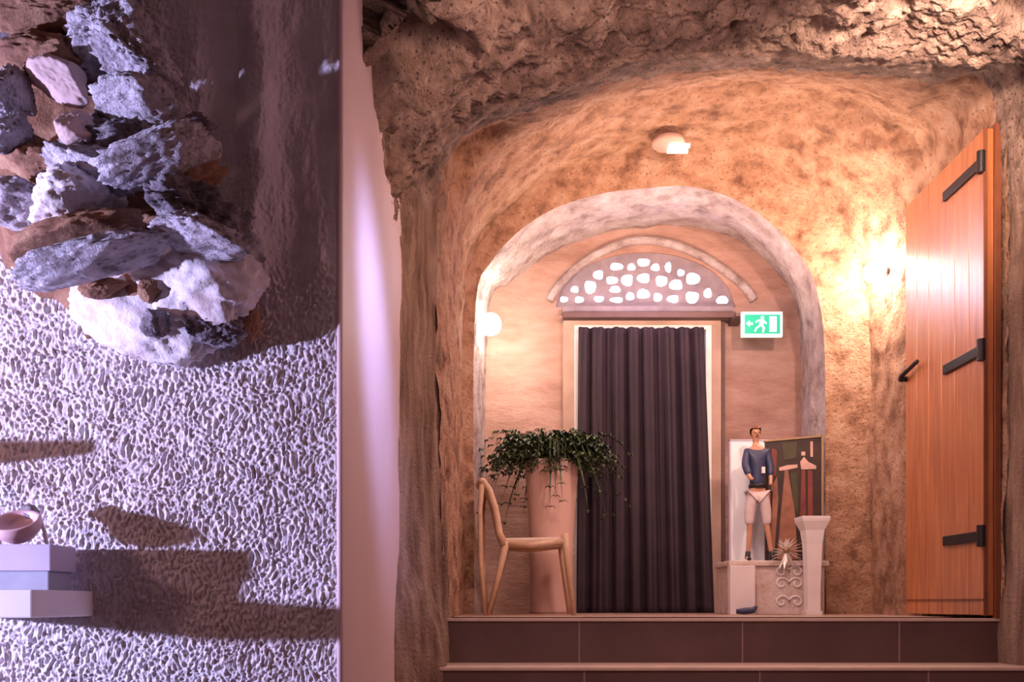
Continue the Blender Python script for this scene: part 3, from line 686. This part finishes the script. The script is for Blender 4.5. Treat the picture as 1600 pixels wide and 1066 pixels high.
o = bm_obj('bowl', bm, M['pinkglaze'], None, True); tag(o, 'small pink glazed bowl on top of the lilac box', 'bowl')
b2 = P(42, 792, DX+.10)
rg = bmesh.new(); bmesh.ops.create_icosphere(rg, subdivisions=3, radius=.022)
for v in rg.verts: v.co *= 1+.25*noise.noise(v.co*60)
bmesh.ops.translate(rg, vec=(b2.x+.004, b2.y+.01, zb1+.082), verts=rg.verts); o = bm_obj('dark_stone', rg, M['dark_rock'], None, True); tag(o, 'small dark stone perched behind the rim of the pink bowl', 'stone')
bm = bmesh.new(); pA = P(61, 800, DX+.07); pB = P(73, 842, DX+.07)
tube(bm, [(pB.x, pB.y, zb1+.004), ((pA.x+pB.x)/2+.004, pA.y, zb1+.035), (pA.x, pA.y, zb1+.075)], [.005, .005, .004], 8); o = bm_obj('white_stick', bm, M['white'], None, True); tag(o, 'thin white stick leaning against the pink bowl', 'stick')
# unseen shelf added to cast a soft band of shade on the plaster
bm = bmesh.new(); box(bm, (-1.95, DS0+.08, .40), (-1.45, DW+.03, .43), .004); o = bm_obj('wall_shelf', bm, M['white']); tag(o, 'added white shelf out of the frame, casting a band of shade on the plaster wall', 'shelf')

# ------------------------------------------------------------------ exposed rock outcrop in the left wall
oc = bpy.data.objects.new('rock_outcrop', None); COL.objects.link(oc); oc.location = (-1.05, DW, 1.0)
tag(oc, 'jagged outcrop of white, grey and brown rock bursting from the plaster wall', 'rock outcrop')
def rock(name, cx, cy, rx, ry, D, dep, ang, seed, m, rough=.22, flat=1.0, sub=5, label=None):
    c = P(cx, cy, D); k = D/F; bm = bmesh.new(); bmesh.ops.create_icosphere(bm, subdivisions=sub, radius=1)
    so = Vector((seed*3.1, seed*1.7, seed*.9)); R = Matrix.Rotation(math.radians(-ang), 3, 'Y')
    pl_ = []
    rn = random.Random(seed)
    for _ in range(9):
        d = Vector((rn.gauss(0, 1), rn.gauss(0, 1), rn.gauss(0, 1))).normalized(); pl_.append((d, rn.uniform(.62, .92)))
    for v in bm.verts:
        n = v.co.normalized(); r = 1.0
        for d, h in pl_:            # chipped facets
            t = n.dot(d)
            if t > .05: r = min(r, h/t)
        r *= 1+rough*.55*fr(n*2.2+so, .8)+rough*.40*fr(n*7+so, .7)+rough*.14*noise.noise(n*22+so)
        p = Vector((n.x*rx*k, n.y*dep, n.z*ry*k))*r*1.15
        v.co = R @ p + c
    o = bm_obj(name, bm, m, oc, True)
    if label: o['label'] = label
    return o
W_, PL, DK, BR, PK = (M[k] for k in ('white_rock', 'pale_rock', 'dark_rock', 'brown_rock', 'pink_rock'))
rock('bedrock', 110, 200, 150, 250, 2.42, .10, 10, 1, BR, .2, label='brown bedrock between the stones')
rock('bedrock', 250, 430, 160, 110, 2.42, .10, 0, 2, BR, .2, label='brown bedrock under the lowest boulder')
rock('boulder', 60, 28, 90, 16, 2.20, .08, 4, 50, BR, .2, label='brown ledge near the top')
rock('boulder', 30, -10, 120, 30, 2.26, .10, 0, 30, W_, .25, label='white ledge at the very top')
rock('boulder', 60, 50, 110, 32, 2.34, .10, 6, 31, DK, .3, label='dark stone standing for the shade of a recess')  # dark colour stands for shade in a recess
rock('boulder', 178, 62, 62, 46, 2.24, .11, 32, 3, W_, .3, label='jagged bluish white stone at the top')
rock('boulder', 215, 100, 52, 30, 2.16, .10, -18, 4, W_, .35, label='pitted white stone')
rock('boulder', 75, 100, 82, 30, 2.25, .09, -4, 5, BR, .2, label='ochre brown stone')
rock('boulder', 98, 128, 46, 26, 2.19, .06, -22, 6, PK, .10, label='smooth pink wedge')
rock('boulder', 20, 150, 26, 34, 2.2, .06, -15, 7, W_, .25, label='small white stone')
rock('boulder', 220, 205, 95, 20, 2.26, .08, 6, 40, DK, .2, label='black stone put in for the shaded gap between the slabs')  # shade between the slabs, put in as a dark stone
rock('boulder', 230, 290, 105, 22, 2.26, .08, 14, 41, BR, .2, label='brown stone put in for the shade under the tilted slab')  # shade below the slab, put in as a brown stone
rock('boulder', 225, 172, 62, 24, 2.18, .12, 2, 8, W_, .18, label='squared pale lilac stone')
rock('boulder', 122, 203, 28, 22, 2.17, .05, 10, 9, PK, .10, label='small pink stone')
rock('boulder', 180, 226, 78, 22, 2.24, .08, 8, 10, DK, .3, label='dark speckled stone put in for a shaded cavity')  # dark colour replaces the shade of a cavity
rock('boulder', 15, 215, 24, 36, 2.2, .06, -40, 11, W_, .25, label='pale corner stone')
rock('boulder', 150, 265, 80, 28, 2.16, .09, -4, 12, W_, .3, label='white slab end')
rock('boulder', 245, 245, 92, 24, 2.09, .09, 20, 13, W_, .2, label='long pale slab tilted up to the right')
rock('boulder', 60, 250, 60, 30, 2.28, .08, -10, 14, BR, .25, label='brown hollow stone')
rock('boulder', 40, 325, 60, 34, 2.24, .08, 0, 15, W_, .25, label='soft white stone')
rock('boulder', 115, 318, 62, 38, 2.18, .10, 14, 16, PL, .22, label='bluish rounded stone')
rock('boulder', 130, 375, 105, 22, 2.22, .10, 14, 17, BR, .15, label='dark red brown stone in place of a shaded crevice')  # brown colour paints the shade of a crevice
rock('boulder', 305, 338, 70, 36, 2.2, .12, -10, 18, DK, .3, label='charcoal speckled stone')
rock('boulder', 150, 408, 110, 15, 2.15, .11, 16, 19, W_, .18, label='thin white ledge')
rock('boulder', 320, 372, 68, 18, 2.16, .10, -4, 20, W_, .25, label='grey ledge')
rock('boulder', 300, 430, 95, 70, 2.33, .10, -14, 21, PL, .22, label='great white boulder')
rock('boulder', 225, 485, 105, 66, 2.385, .06, -24, 22, PL, .18, label='lower white boulder')
rock('boulder', 370, 420, 36, 50, 2.38, .07, -20, 23, W_, .25, label='speckled shoulder stone')
rock('boulder', 335, 508, 46, 30, 2.36, .06, -8, 24, DK, .3, label='black wedge of stone in place of a shaded hole')  # dark hole painted as a black stone
rock('boulder', 375, 500, 26, 44, 2.40, .05, 20, 25, BR, .2, label='brown edge stone')
rock('boulder', 236, 452, 17, 20, 2.285, .03, 0, 26, BR, .15, label='small round purple brown stone standing for a shaded hole')  # hole in the white boulder, its shade given as brown colour
rock('boulder', 242, 505, 20, 22, 2.285, .03, 0, 27, DK, .2, label='small round dark stone standing for a shaded hole')  # second hole, its shade given as dark colour
rock('boulder', 162, 448, 32, 15, 2.29, .04, 10, 28, BR, .15, label='rust coloured patch stone')
